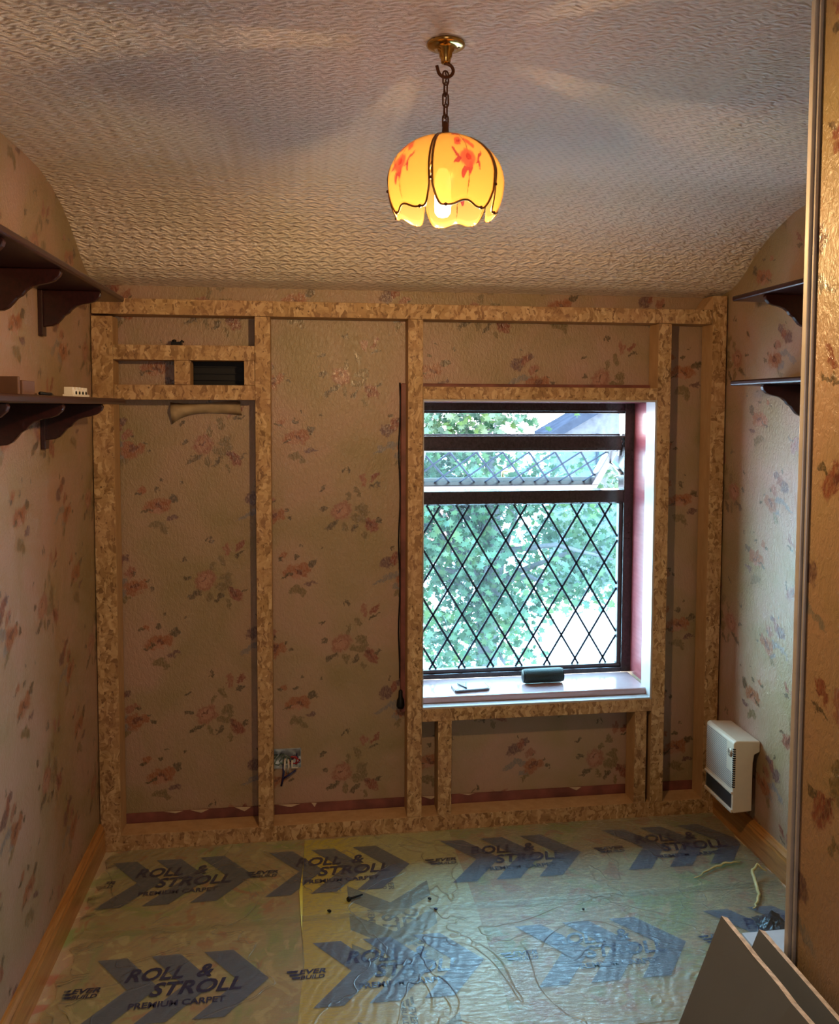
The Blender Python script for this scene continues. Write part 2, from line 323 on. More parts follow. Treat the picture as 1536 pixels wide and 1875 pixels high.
# ------------------------------------------------------------------ mesh helpers
class MB:
    def __init__(s): s.v = []; s.f = []; s.mi = []; s.uv = None; s.smooth = []
    def add(s, vs, fs, mi=0, sm=False):
        o = len(s.v); s.v += [tuple(x) for x in vs]
        for f in fs: s.f.append([i+o for i in f]); s.mi.append(mi); s.smooth.append(sm)
    def box(s, a, b, mi=0, front=None, mat=None):
        x0, y0, z0 = a; x1, y1, z1 = b
        vs = [(x0,y0,z0),(x1,y0,z0),(x1,y1,z0),(x0,y1,z0),(x0,y0,z1),(x1,y0,z1),(x1,y1,z1),(x0,y1,z1)]
        if mat is not None: vs = [mat @ Vector(v) for v in vs]
        s.add(vs, [(0,3,2,1),(4,5,6,7),(0,1,5,4),(1,2,6,5),(2,3,7,6),(3,0,4,7)], mi)
        if front is not None: s.mi[-4] = front      # the -Y face
        return s
    def prism(s, pts, axis, a, b, mi=0, cap=None, sm=False):
        """pts: 2D outline in the two other axes (order x,y,z without axis)"""
        def P(p, w):
            q = list(p); q.insert(axis, w); return tuple(q)
        n = len(pts)
        s.add([P(p, a) for p in pts]+[P(p, b) for p in pts], [(i, (i+1) % n, n+(i+1) % n, n+i) for i in range(n)], mi, sm)
        o = len(s.v)-2*n
        s.f.append(list(range(o, o+n))); s.mi.append(mi if cap is None else cap); s.smooth.append(False)
        s.f.append(list(range(o+n, o+2*n))[::-1]); s.mi.append(mi if cap is None else cap); s.smooth.append(False)
        return s
    def tube(s, pts, r, n=8, mi=0, closed=False):
        pts = [Vector(p) for p in pts]; m = len(pts); rs = r if hasattr(r, '__len__') else [r]*m
        vs = []; ref = None
        for i, p in enumerate(pts):
            if closed: d = pts[(i+1) % m]-pts[i-1]
            else: d = pts[min(i+1, m-1)]-pts[max(i-1, 0)]
            d.normalize()
            if ref is None: ref = d.orthogonal().normalized()
            else:
                ref = ref-d*ref.dot(d)
                if ref.length < 1e-5: ref = d.orthogonal()
                ref.normalize()
            w = d.cross(ref)
            for k in range(n):
                a = 2*math.pi*k/n; vs.append(p+(ref*math.cos(a)+w*math.sin(a))*rs[i])
        fs = []
        for i in range(m if closed else m-1):
            j = (i+1) % m
            for k in range(n): fs.append((i*n+k, i*n+(k+1) % n, j*n+(k+1) % n, j*n+k))
        if not closed: fs += [tuple(range(n))[::-1], tuple((m-1)*n+k for k in range(n))]
        s.add(vs, fs, mi, True); return s
    def lathe(s, prof, c=(0, 0, 0), n=28, mi=0):
        vs = [(c[0]+r*math.cos(2*math.pi*k/n), c[1]+r*math.sin(2*math.pi*k/n), c[2]+z) for r, z in prof for k in range(n)]
        fs = [(i*n+k, i*n+(k+1) % n, (i+1)*n+(k+1) % n, (i+1)*n+k) for i in range(len(prof)-1) for k in range(n)]
        fs += [tuple(range(n))[::-1], tuple((len(prof)-1)*n+k for k in range(n))]
        s.add(vs, fs, mi, True); return s
    def build(s, name, mats, parent=None, bevel=0.0, loc=None, recalc=True):
        me = bpy.data.meshes.new(name); me.from_pydata(s.v, [], s.f)
        for m in (mats if isinstance(mats, (list, tuple)) else [mats]): me.materials.append(m)
        for p, mi, sm in zip(me.polygons, s.mi, s.smooth): p.material_index = mi; p.use_smooth = sm
        if recalc:
            bm = bmesh.new(); bm.from_mesh(me); bmesh.ops.recalc_face_normals(bm, faces=bm.faces); bm.to_mesh(me); bm.free()
        o = bpy.data.objects.new(name, me); COL.objects.link(o)
        if bevel:
            b = o.modifiers.new('bevel', 'BEVEL'); b.width = bevel; b.segments = 2; b.limit_method = 'ANGLE'
        if parent:
            o.parent = parent; o.matrix_parent_inverse = Matrix.Translation(-parent.location)
        return o
def thing(name, label, cat, loc=(0, 0, 0), group=None):
    o = bpy.data.objects.new(name, None); COL.objects.link(o); o.location = loc; o.empty_display_size = 0.05
    o['label'] = label; o['category'] = cat
    if group: o['group'] = group
    return o
def tag(o, label, cat, group=None, kind=None):
    o['label'] = label; o['category'] = cat
    if group: o['group'] = group
    if kind: o['kind'] = kind
    return o
def struct(o, label=None):
    o['kind'] = 'structure'
    if label: o['label'] = label; o['category'] = o.name.split('_')[0]
    return o
def fresh(*parts):   # object origin to a place inside the thing stays at the world origin: materials use world-sized object coordinates
    return parts

# ------------------------------------------------------------------ room shell
XL, XR, YB, YF = -0.79, 1.685, 3.262, -0.35
PROF = [(-0.35, 2.396), (2.50, 2.396), (2.62, 2.390), (2.73, 2.372), (2.84, 2.335), (2.92, 2.298), (2.98, 2.262), (3.04, 2.218), (3.10, 2.182), (3.16, 2.160), (3.262, 2.144)]
def wall_grid(xs, zs, holes, y0, y1, mi_front=0, mi_rim=1):
    b = MB()
    def hole(x, z): return any(h[0] < x < h[1] and h[2] < z < h[3] for h in holes)
    for i in range(len(xs)-1):
        for j in range(len(zs)-1):
            if hole((xs[i]+xs[i+1])/2, (zs[j]+zs[j+1])/2): continue
            x0, x1, z0, z1 = xs[i], xs[i+1], zs[j], zs[j+1]
            b.add([(x0,y0,z0),(x1,y0,z0),(x1,y0,z1),(x0,y0,z1)], [(0,1,2,3)], mi_front)
            b.add([(x0,y1,z0),(x1,y1,z0),(x1,y1,z1),(x0,y1,z1)], [(3,2,1,0)], mi_rim)
    for (a, c, z0, z1) in holes:
        b.add([(a,y0,z0),(a,y1,z0),(a,y1,z1),(a,y0,z1)], [(0,1,2,3)], mi_rim)
        b.add([(c,y0,z0),(c,y1,z0),(c,y1,z1),(c,y0,z1)], [(3,2,1,0)], mi_rim)
        b.add([(a,y0,z0),(a,y1,z0),(c,y1,z0),(c,y0,z0)], [(0,1,2,3)], mi_rim)
        b.add([(a,y0,z1),(a,y1,z1),(c,y1,z1),(c,y0,z1)], [(3,2,1,0)], mi_rim)
    x0, x1, z0, z1 = xs[0], xs[-1], zs[0], zs[-1]
    b.add([(x0,y0,z0),(x0,y1,z0),(x0,y1,z1),(x0,y0,z1)], [(0,1,2,3)], mi_rim)
    b.add([(x1,y0,z0),(x1,y1,z0),(x1,y1,z1),(x1,y0,z1)], [(0,1,2,3)], mi_rim)
    b.add([(x0,y0,z1),(x1,y0,z1),(x1,y1,z1),(x0,y1,z1)], [(0,1,2,3)], mi_rim)
    return b
WX0, WX1, WZ0, WZ1 = 0.415, 1.402, 0.495, 1.712
VH = (-0.455, -0.245, 1.770, 1.868)      # vent
SH = (-0.168, -0.037, 0.246, 0.326)      # socket box recess
xs = sorted({XL-0.1, VH[0], VH[1], SH[0], SH[1], WX0, WX1, XR+0.1}); zs = sorted({-0.1, SH[2], SH[3], WZ0, WZ1, VH[2], VH[3], 2.144})
struct(wall_grid(xs, zs, [(WX0, WX1, WZ0, WZ1), VH, SH], YB, YB+0.26).build('wall_back', [WP_BACK, TAN], recalc=False))
side = [(YF, -0.1)] + [(YF, 2.396)] + PROF[1:] + [(YB, -0.1)]
struct(MB().prism(side, 0, XL-0.1, XL).build('wall_left', WP_SIDE))
struct(MB().prism(side, 0, XR, XR+0.1).build('wall_right', WP_SIDE))
b = MB()
for k in range(len(PROF)-1):
    (y0, z0), (y1, z1) = PROF[k], PROF[k+1]
    b.add([(XL-0.1,y0,z0),(XR+0.1,y0,z0),(XR+0.1,y1,z1),(XL-0.1,y1,z1)], [(0,1,2,3)], 0, True)
b.add([(XL-0.1,YF,2.5),(XR+0.1,YF,2.5),(XR+0.1,YB+0.26,2.5),(XL-0.1,YB+0.26,2.5)], [(3,2,1,0)])
b.add([(XL-0.1,YB,2.144),(XR+0.1,YB,2.144),(XR+0.1,YB+0.26,2.144),(XL-0.1,YB+0.26,2.144)], [(0,1,2,3)])
b.add([(XL-0.1,YB+0.26,2.144),(XR+0.1,YB+0.26,2.144),(XR+0.1,YB+0.26,2.5),(XL-0.1,YB+0.26,2.5)], [(0,1,2,3)])
for xx in (XL-0.1, XR+0.1):
    b.add([(xx, y, z) for y, z in PROF]+[(xx, YB+0.26, 2.144), (xx, YB+0.26, 2.5), (xx, YF, 2.5)], [tuple(range(len(PROF)+3))])
struct(b.build('ceiling', CEIL))
struct(MB().box((XL-0.1, -1.6, -0.12), (XR+0.1, YB+0.26, 0.0)).build('floor', CARPET))
# wall with the doorway behind the camera and an unseen box beyond, added to keep sky light out
b = MB(); b.box((XL-0.1, YF-0.1, 0), (-0.45, YF, 2.5)); b.box((0.45, YF-0.1, 0), (XR+0.1, YF, 2.5)); b.box((-0.45, YF-0.1, 2.02), (0.45, YF, 2.5))
struct(b.build('wall_front', WP_BACK))
b = MB(); b.box((XL-0.1, -1.6, 0), (XR+0.1, -1.5, 2.5)); b.box((XL-0.1, -1.5, 0), (XL, YF-0.1, 2.5)); b.box((XR, -1.5, 0), (XR+0.1, YF-0.1, 2.5)); b.box((XL-0.1, -1.6, 2.5), (XR+0.1, YF, 2.6))
struct(b.build('wall_landing', WHITE))
# papered wall end standing into the room on the right, with its grey edge bead
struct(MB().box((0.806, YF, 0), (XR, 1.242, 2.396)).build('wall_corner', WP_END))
b = MB(); b.box((0.794, 1.242, 0.0), (0.830, 1.254, 2.396)); b.box((0.7995, 1.236, 0.0), (0.806, 1.242, 2.396))
struct(b.build('trim_1', GREYTRIM, bevel=0.002))
# skirting
def skirt(x, d):
    return [(x, 0), (x+d*0.020, 0), (x+d*0.020, 0.082), (x+d*0.016, 0.090), (x+d*0.016, 0.096), (x+d*0.009, 0.106), (x+d*0.006, 0.112), (x, 0.114)]
struct(MB().prism(skirt(XL, 1), 1, YF, 3.16).build('baseboard_left', PINE))
struct(MB().prism(skirt(XR, -1), 1, 1.26, 3.16).build('baseboard_right', PINE))
b = MB(); b.box((XL, YB-0.006, 0), (XR, YB, 0.098))
random.seed(3)
for k in range(9):  # torn paper and plaster crumbs along its top edge
    x = random.uniform(-0.6, 1.4); w = random.uniform(0.02, 0.09)
    b.add([(x, YB-0.008, 0.101), (x+w, YB-0.008, 0.099), (x+w*0.6, YB-0.009, 0.099-random.uniform(0.004, 0.018))], [(0, 1, 2)], 1)
struct(b.build('baseboard_back', [REDPAINT, TAN]))

# ------------------------------------------------------------------ window
W = thing('window_1', 'dark framed window with diamond leaded glass and open top casement', 'window', (0.90, 3.44, 0.53)); W['kind'] = 'structure'
y0, y1 = 3.42, 3.49
FX0, FX1, FZ0, FZ1 = 0.4155, 1.4015, 0.527, 1.7115
b = MB(); b.box((FX0, y0, FZ0), (FX0+0.045, y1, FZ1)); b.box((FX1-0.045, y0, FZ0), (FX1, y1, FZ1))
b.box((FX0+0.045, y0, FZ1-0.038), (FX1-0.045, y1, FZ1)); b.box((FX0+0.045, y0, FZ0), (FX1-0.045, y1, FZ0+0.022)); b.box((FX0+0.045, y0, 1.277), (FX1-0.045, y1, 1.333))
b.box((FX0+0.045, y0+0.012, FZ1-0.048), (FX1-0.045, y1-0.01, FZ1-0.038))
b.build('window_frame', FRAMEM, W, bevel=0.003)
GX0, GX1, GZ0, GZ1 = 0.470, 1.340, 0.564, 1.272
b = MB()
for a in [((0.46, 3.432, FZ0+0.022), (FX1-0.045, 3.462, GZ0)), ((0.46, 3.432, GZ1), (FX1-0.045, 3.462, 1.277)), ((0.46, 3.432, GZ0), (GX0, 3.462, GZ1)), ((GX1, 3.432, GZ0), (FX1-0.045, 3.462, GZ1))]: b.box(*a)
b.build('glazing_bead', SASHIN, W, bevel=0.003)
g = MB().box((GX0, 3.448, GZ0), (GX1, 3.452, GZ1)).build('glass_pane', GLASS_LOW, W)
def leads(x0, x1, z0, z1, cx, cz, dx, dz, y, w=0.0042):
    """diamond lattice of lead strips clipped to a rectangle; crossings at (cx+i*dx, cz+j*dz)"""
    b = MB(); sl = dz/dx
    for sgn in (1, -1):
        for k in range(-20, 21):
            # line z = cz + sgn*sl*(x-cx-k*dx)
            pts = []
            for x in (x0, x1):
                z = cz+sgn*sl*(x-cx-k*dx)
                if z0 <= z <= z1: pts.append((x, z))
            for z in (z0, z1):
                x = cx+k*dx+sgn*(z-cz)/sl
                if x0 < x < x1: pts.append((x, z))
            if len(pts) < 2: continue
            (ax, az), (bx, bz) = pts[0], pts[1]; L = math.hypot(bx-ax, bz-az)
            if L < 0.01: continue
            nx, nz = -(bz-az)/L*w, (bx-ax)/L*w
            o = [(ax+nx, az+nz), (bx+nx, bz+nz), (bx-nx, bz-nz), (ax-nx, az-nz)]
            b.prism(o, 1, y-0.002, y+0.001)
    return b
leads(GX0, GX1, GZ0, GZ1, 0.902, 1.222, 0.1265, 0.211, 3.447).build('leaded_lattice', LEAD, W)
# lining of the opening and the architrave on the wall
b = MB(); b.box((1.3985, 3.255, 0.53), (1.4015, 3.42, 1.711)); b.box((0.4155, 3.255, 0.53), (0.4185, 3.42, 1.711)); b.box((0.4185, 3.255, 1.708), (1.3985, 3.42, 1.711))
struct(b.build('trim_2', REDWOOD))
b = MB(); b.box((0.360, 3.236, 0.46), (0.403, YB, 1.782)); b.box((1.414, 3.236, 0.46), (1.455, YB, 1.782)); b.box((0.403, 3.236, 1.724), (1.414, YB, 1.782))
struct(b.build('trim_3', REDPAINT, bevel=0.004))
sl = MB(); sl.box((WX0-0.005, 3.205, 0.500), (1.388, 3.42, 0.529)); struct(sl.build('trim_4', SILLM, bevel=0.006))
# open top-hung casement
def sash():
    cs = thing_child = None
    top = Vector((0, 3.452, 1.548)); bot = Vector((0, 3.765, 1.325)); d = (bot-top).normalized(); L = (bot-top).length; nrm = Vector((0, -d.z, d.y))   # faces outwards-up
    if nrm.y > 0: nrm = -nrm
    X0, X1 = 0.462, 1.352
    def pt(x, s, h): return Vector((x, 0, 0)) + Vector((0, top.y, top.z)) + d*s + nrm*h
    def bar(b, xa, xb, sa, sb, ha, hb):
        vs = [pt(x, s, h) for h in (ha, hb) for (x, s) in ((xa, sa), (xb, sa), (xb, sb), (xa, sb))]
        b.add(vs, [(0,3,2,1),(4,5,6,7),(0,1,5,4),(1,2,6,5),(2,3,7,6),(3,0,4,7)])
    fr = MB(); w = 0.05
    bar(fr, X0, X1, -0.006, w, -0.03, 0.03); bar(fr, X0, X1, L-w*0.75, L, -0.022, 0.024); bar(fr, X0, X0+w*0.7, w, L-w*0.75, -0.022, 0.024); bar(fr, X1-w*0.7, X1, w, L-w*0.75, -0.022, 0.024)
    f = fr.build('casement', SASHIN, W, bevel=0.003)
    tr = MB(); tr.box((X0, 3.412, 1.505), (X1-0.012, 3.442, 1.568)); tr.box((X0, 3.408, 1.560), (X1+0.002, 3.446, 1.568)); tr.box((X0, 3.410, 1.512), (X1-0.016, 3.414, 1.516))
    tr.build('casement_top_rail', FRAMEM, W, bevel=0.002)['label'] = 'dark top rail of the open casement'
    gp = MB(); bar(gp, X0+w*0.7, X1-w*0.7, w, L-w*0.75, -0.002, 0.002); gp.build('casement_glass', GLASS_UP, W)
    ld = leads(X0+w*0.7, X1-w*0.7, w, L-w*0.75, 0.90, 0.19, 0.118, 0.20, 0)
    ld.v = [tuple(pt(x, z, 0.004+y)) for x, y, z in ld.v]; ld.build('casement_lattice', LEAD, W)
    h = MB(); h.tube([pt(0.90, L-0.02, -0.030), pt(0.90, L-0.02, -0.060), pt(0.96, L-0.02, -0.068)], 0.007); 
    h.box((0.873, 3.70, 1.288), (0.93, 3.715, 1.30)); h.build('casement_handle', BRASS, W)
    st = MB()
    for a, c in (((1.346, 3.43, 1.545), (1.352, 3.50, 1.500)), ((1.352, 3.50, 1.500), (1.344, 3.60, 1.455)), ((1.352, 3.44, 1.40), (1.344, 3.60, 1.455)), ((1.352, 3.45, 1.53), (1.35, 3.47, 1.48))):
        st.tube([a, c], 0.006, 6)
    st.build('casement_stay', STEEL, W)
sash()

# ------------------------------------------------------------------ stud frame
SF = thing('stud_frame', 'pale strand board stud frame standing against the window wall', 'stud frame', (0.45, 3.21, 0))
YS, YE = 3.161, 3.252
def timber(name, a, b, lab=None):
    o = MB().box((a[0], YS, a[1]), (b[0], YE, b[1]), 1, 0).build(name, [OSB, SIDE], SF, bevel=0.0012)
    if lab: o['label'] = lab
    return o
TOP = (2.026, 2.083); BOT = (0.0, 0.062)
timber('bottom_plate', (XL+0.003, BOT[0]), (XR-0.003, BOT[1]))
timber('top_plate', (XL+0.005, TOP[0]), (1.612, TOP[1]))
timber('stud', (-0.787, 0.063), (-0.712, 2.018)); timber('stud', (-0.200, 0.063), (-0.143, 2.025)); timber('stud', (0.379, 0.063), (0.437, 2.025))
timber('stud', (1.388, 0.063), (1.443, 2.025)); timber('stud', (1.616, 0.063), (1.676, 2.140), 'corner stud rising past the top plate')
timber('noggin', (-0.711, 1.860), (-0.201, 1.915)); timber('noggin', (-0.711, 1.713), (-0.201, 1.768))
timber('spacer_block', (-0.494, 1.769), (-0.437, 1.859)); timber('spacer_block', (-0.240, 1.769), (-0.2015, 1.859))
timber('window_header', (0.438, 1.719), (1.387, 1.768)); timber('window_sill_rail', (0.438, 0.446), (1.387, 0.496))
timber('cripple_stud', (0.502, 0.063), (0.557, 0.445)); timber('cripple_stud', (1.318, 0.063), (1.368, 0.445))
# thin white strips along the inner faces of the opening
b = MB(); b.box((1.380, YS+0.001, 0.4965), (1.3875, YE, 1.7185)); b.box((0.4385, YS+0.001, 1.711), (1.380, YE, 1.7185)); b.box((0.4385, YS+0.001, 0.4965), (1.380, 3.20, 0.5035)); b.box((0.4385, YS+0.001, 0.5035), (0.442, YE, 1.711))
o = b.build('opening_lining', WHITE, SF); o['label'] = 'white strip lining the inside of the window opening'
# slanted offcut at the corner stud top
MB().prism([(1.575, 2.084), (1.6155, 2.084), (1.6155, 2.138)], 1, YS+0.004, YE).build('corner_offcut', SIDE, SF)

# ------------------------------------------------------------------ things on the window wall
V = thing('air_vent', 'black rectangular air vent hole between stud frame noggins', 'air vent', (-0.35, YB, 1.77))
b = MB(); a0, a1, z0, z1 = VH
b.box((a0, YB+0.04, z0), (a1, YB+0.05, z1))
for q in (((a0, YB-0.001, z0), (a0+0.004, YB+0.04, z1)), ((a1-0.004, YB-0.001, z0), (a1, YB+0.04, z1)), ((a0, YB-0.001, z0), (a1, YB+0.04, z0+0.004)), ((a0, YB-0.001, z1-0.004), (a1, YB+0.04, z1))): b.box(*q)
b.build('vent_duct', BLACK, V)
b = MB()
for k in range(3): b.box((a0+0.004, YB+0.025, z0+0.02+k*0.025), (a1-0.004, YB+0.03, z0+0.023+k*0.025))
b.build('vent_slat', BLACK, V)
b = MB(); b.box((-0.512, 3.205, 1.9155), (-0.474, 3.235, 1.930)); b.lathe([(0.008, 0), (0.009, 0.006), (0.004, 0.010)], (-0.502, 3.22, 1.930), 10); b.tube([(-0.480, 3.22, 1.928), (-0.474, 3.222, 1.936), (-0.468, 3.225, 1.930)], 0.004, 6)
tag(b.build('cable_clip', BLACK), 'small black plastic fitting lying on the upper noggin of the stud frame', 'fitting')
# torn wallpaper flap
b = MB(); n = 14; top = []; 
for i in range(n+1):
    u = i/n; x = -0.525+0.262*u
    top.append((x, 3.254-0.012*math.sin(u*3.1), 1.703-0.006*math.sin(u*5)))
    top.append((x+0.004, 3.236-0.010*math.sin(u*6+1), 1.672+0.012*math.sin(u*3.1)+0.006*u))
    top.append((x+0.006, 3.252-0.006*math.sin(u*4), (1.655-0.035*(1-u)**6)+0.010*math.sin(u*3.1)))
b.add(top, [q for i in range(n) for q in ((3*i, 3*i+3, 3*i+4, 3*i+1), (3*i+1, 3*i+4, 3*i+5, 3*i+2))], 0, True)
o = b.build('torn_paper', simple('torn_wallpaper_back', (0.36, 0.27, 0.17), 0.7, var=0.2, scale=25)); m = o.modifiers.new('t', 'SOLIDIFY'); m.thickness = 0.001
tag(o, 'curled strip of torn wallpaper below the air vent', 'torn paper')
# open socket box with wires
B = thing('socket_box', 'open metal socket back box with bare wires beside the second stud', 'socket box', (-0.10, YB, 0.246))
a0, a1, z0, z1 = SH; b = MB()
b.box((a0, YB+0.035, z0), (a1, YB+0.038, z1))
for q in (((a0, YB-0.003, z0), (a0+0.002, YB+0.035, z1)), ((a1-0.002, YB-0.003, z0), (a1, YB+0.035, z1)), ((a0, YB-0.003, z0), (a1, YB+0.035, z0+0.002)), ((a0, YB-0.003, z1-0.002), (a1, YB+0.035, z1))): b.box(*q)
for x in (a0+0.002, a1-0.010): b.box((x, YB-0.002, 0.281), (x+0.008, YB, 0.291))
b.build('metal_box', STEEL, B)
random.seed(5)
WR = simple('red_wire', (0.35, 0.02, 0.02), 0.4); WG = simple('grey_green_wire', (0.10, 0.15, 0.12), 0.4); WB_ = simple('blue_black_wire', (0.02, 0.02, 0.09), 0.4); WW = simple('white_wire_sheath', (0.55, 0.50, 0.45), 0.5)
for k, (m, x) in enumerate([(WG, -0.150), (WG, -0.125), (WG, -0.105), (WR, -0.070), (WR, -0.062), (WB_, -0.055), (WG, -0.09)]):
    p = [(x, YB+0.03, 0.27+0.01*(k % 3))]
    for j in range(1, 6): p.append((x+0.018*math.sin(j*1.3+k), YB+0.025-0.006*j+0.004*math.sin(k), 0.275+0.020*math.sin(j*1.1+k*0.7)))
    b = MB(); b.tube(p, 0.0028, 6); b.build('wire', m, B)
for pts, m in (([(-0.108, YB-0.004, 0.262), (-0.106, YB-0.012, 0.235), (-0.110, YB-0.006, 0.20), (-0.116, YB-0.003, 0.175)], WB_), ([(-0.108, YB-0.006, 0.205), (-0.085, YB-0.012, 0.222), (-0.058, YB-0.008, 0.238)], WB_),
    ([(-0.100, YB-0.002, 0.285), (-0.102, YB-0.010, 0.255), (-0.104, YB-0.006, 0.225)], WW), ([(-0.088, YB-0.002, 0.282), (-0.086, YB-0.010, 0.255), (-0.092, YB-0.004, 0.228)], WW), ([(-0.072, YB-0.002, 0.278), (-0.074, YB-0.010, 0.25), (-0.05, YB-0.004, 0.246)], WW)):
    b = MB(); b.tube(pts, 0.0042, 6); b.build('cable_end', m, B)
# cord beside the window trim
cd = thing('pull_cord', 'thin dark cord hanging down along the left window trim', 'cord', (0.352, 3.24, 1.78))
b = MB(); b.tube([(0.356+0.003*math.sin(k*1.1), 3.245-0.003*math.cos(k*0.9), 1.785-k*0.0625) for k in range(20)], 0.0030, 6); b.build('cord', BLACK, cd)
b = MB(); b.lathe([(0.004, 0.075), (0.008, 0.07), (0.009, 0.045), (0.014, 0.035), (0.017, 0.012), (0.013, 0.0)], (0.360, 3.232, 0.480), 14); b.build('cord_weight', BLACK, cd)

# ------------------------------------------------------------------ floor film with prints
def text_mesh(s):
    cu = bpy.data.curves.new('t', 'FONT'); cu.body = s; cu.size = 1; cu.offset = 0.028; cu.resolution_u = 3
    o = bpy.data.objects.new('t', cu); me = bpy.data.meshes.new_from_object(o)
    v = [(p.co.x, p.co.y) for p in me.vertices]; f = [tuple(p.vertices) for p in me.polygons]
    x0 = min(a for a, _ in v); x1 = max(a for a, _ in v); y0 = min(a for _, a in v); y1 = max(a for _, a in v)
    v = [((a-x0)/(x1-x0), (c-y0)/(y1-y0)) for a, c in v]
    bpy.data.meshes.remove(me); bpy.data.objects.remove(o); bpy.data.curves.remove(cu); return v, f
TXT = {s: text_mesh(s) for s in ('ROLL  &', 'STROLL', 'PREMIUM CARPET', 'EVER', 'BUILD')}
def add_print(b, T, z, clip=None):
    """one repeat of the film print; T maps (u along, v across) to floor x, y"""
    def poly(pts, mi, zz):
        if clip: pts = clipx(pts, T, clip)
        if len(pts) < 3: return
        q = [T(*p) for p in pts]
        if sum(q[i-1][0]*q[i][1]-q[i][0]*q[i-1][1] for i in range(len(q))) < 0: pts = pts[::-1]
        b.add([(*T(u, v), zz) for u, v in pts], [tuple(range(len(pts)))], mi)
    for k in range(3):
        o = k*0.158; w, d, h = 0.088, 0.115, 0.142
        poly([(o, h), (o+w, h), (o+w+d, 0), (o+d, 0)], 1, z); poly([(o+d, 0), (o+w+d, 0), (o+w, -h), (o, -h)], 1, z)
    def txt(s, u0, u1, v0, v1, sh, mi=2):
        vs, fs = TXT[s]; o = len(b.v)
        if clip and not all(clip[0] <= T(u0+(u1-u0)*a+sh*(c*(v1-v0)), v0+(v1-v0)*c)[0] <= clip[1] for a, c in ((0, 0), (1, 1))): 
            keep = []
            pv = [(u0+(u1-u0)*a+sh*(c*(v1-v0)), v0+(v1-v0)*c) for a, c in vs]
            for f in fs:
                if all(clip[0] <= T(*pv[i])[0] <= clip[1] for i in f): keep.append(f)
            fs = keep
        b.add([(*T(u0+(u1-u0)*a+sh*(c*(v1-v0)), v0+(v1-v0)*c), z+0.0004) for a, c in vs], fs, mi)
    txt('ROLL  &', 0.100, 0.350, 0.030, 0.088, 0.25); txt('STROLL', 0.180, 0.440, -0.038, 0.020, 0.25)
    txt('PREMIUM CARPET', 0.133, 0.400, -0.082, -0.058, 0.0)
    txt('EVER', -0.040, 0.040, 0.002, 0.022, 0.3); txt('BUILD', -0.036, 0.034, -0.020, -0.004, 0.2)
    for k in range(3): poly([(-0.078+k*0.008, 0.020-k*0.014), (-0.042+k*0.004, 0.020-k*0.014), (-0.046+k*0.004, 0.011-k*0.014), (-0.074+k*0.008, 0.011-k*0.014)], 2, z+0.0004)
def clipx(pts, T, c):
    for side, lim in ((0, c[0]), (1, c[1])):
        out = []; n = len(pts)
        for i in range(n):
            a, e = pts[i], pts[(i+1) % n]; xa, xe = T(*a)[0], T(*e)[0]
            ia = xa >= lim if side == 0 else xa <= lim; ie = xe >= lim if side == 0 else xe <= lim
            if ia: out.append(a)
            if ia != ie:
                q = (lim-xa)/(xe-xa); out.append((a[0]+(e[0]-a[0])*q, a[1]+(e[1]-a[1])*q))
        pts = out
        if not pts: return pts
    return pts
def sheet(name, x0, x1, y0, y1, z, mat, prints, label):
    b = MB(); nx, ny = 60, 16; random.seed(int(z*1e5)+int(y0*100))
    vs = []
    for j in range(ny+1):
        for i in range(nx+1):
            x = x0+(x1-x0)*i/nx; y = y0+(y1-y0)*j/ny
            if i == 0: x += 0.012*math.sin(j*1.7)+random.uniform(-0.008, 0.008)
            if i == nx: x += random.uniform(-0.006, 0.006)
            vs.append((x, y, z+(random.uniform(0, 0.010) if i == 0 else 0)))
    b.add(vs, [(j*(nx+1)+i, j*(nx+1)+i+1, (j+1)*(nx+1)+i+1, (j+1)*(nx+1)+i) for j in range(ny) for i in range(nx)])
    for T, cl in prints: add_print(b, T, z+0.0006, cl)
    o = b.build(name, [mat, PRINT, INK], recalc=False)
    return tag(o, label, 'protective film', 'printed protective films on the carpet')
def H(x0, yc): return lambda u, v: (x0+u, yc+v)
rows = [(2.932, 2.635, 3.158, 0.0036, [-1.375, -0.725, -0.157+0.0, 0.498, 1.150]), (2.378, 2.065, 2.665, 0.0050, [-1.29, -0.643, 0.004, 0.655, 1.30]),
        (1.81, 1.50, 2.095, 0.0036, [-1.29, -0.60, 0.05, 0.70]), (1.25, 0.93, 1.53, 0.0050, [-0.65, 0.0, 0.65]), (0.68, 0.36, 0.96, 0.0036, [-0.55, 0.1, 0.75]), (0.1, -0.35, 0.39, 0.0050, [-0.6, 0.05, 0.7])]
labs = ['strip of printed film lying along the foot of the stud frame', 'strip of printed film with large arrows, second from the stud frame', 'strip of printed film, third from the stud frame',
        'strip of printed film, fourth from the stud frame', 'strip of printed film, fifth from the stud frame', 'strip of printed film, nearest the doorway']
for (yc, ya, yb, z, xsx), lb in zip(rows, labs):
    lim = (-0.725, 1.655 if ya > 1.25 else 0.775)
    if ya > 2.6: lim = (-0.745, 1.66)
    sheet('floor_film', lim[0], lim[1], ya, yb, z, FILM, [(H(x, yc), (lim[0]+0.02, lim[1]-0.01)) for x in xsx], lb)
def VT(y0): return lambda u, v: (0.268+v, y0-u)
sheet('floor_film', -0.035, 0.548, 0.3, 3.150, 0.0018, FILMY, [(VT(y), None) for y in (2.822, 2.174, 1.526, 0.878)], 'yellowish strip of printed film laid under the others, running towards the window')
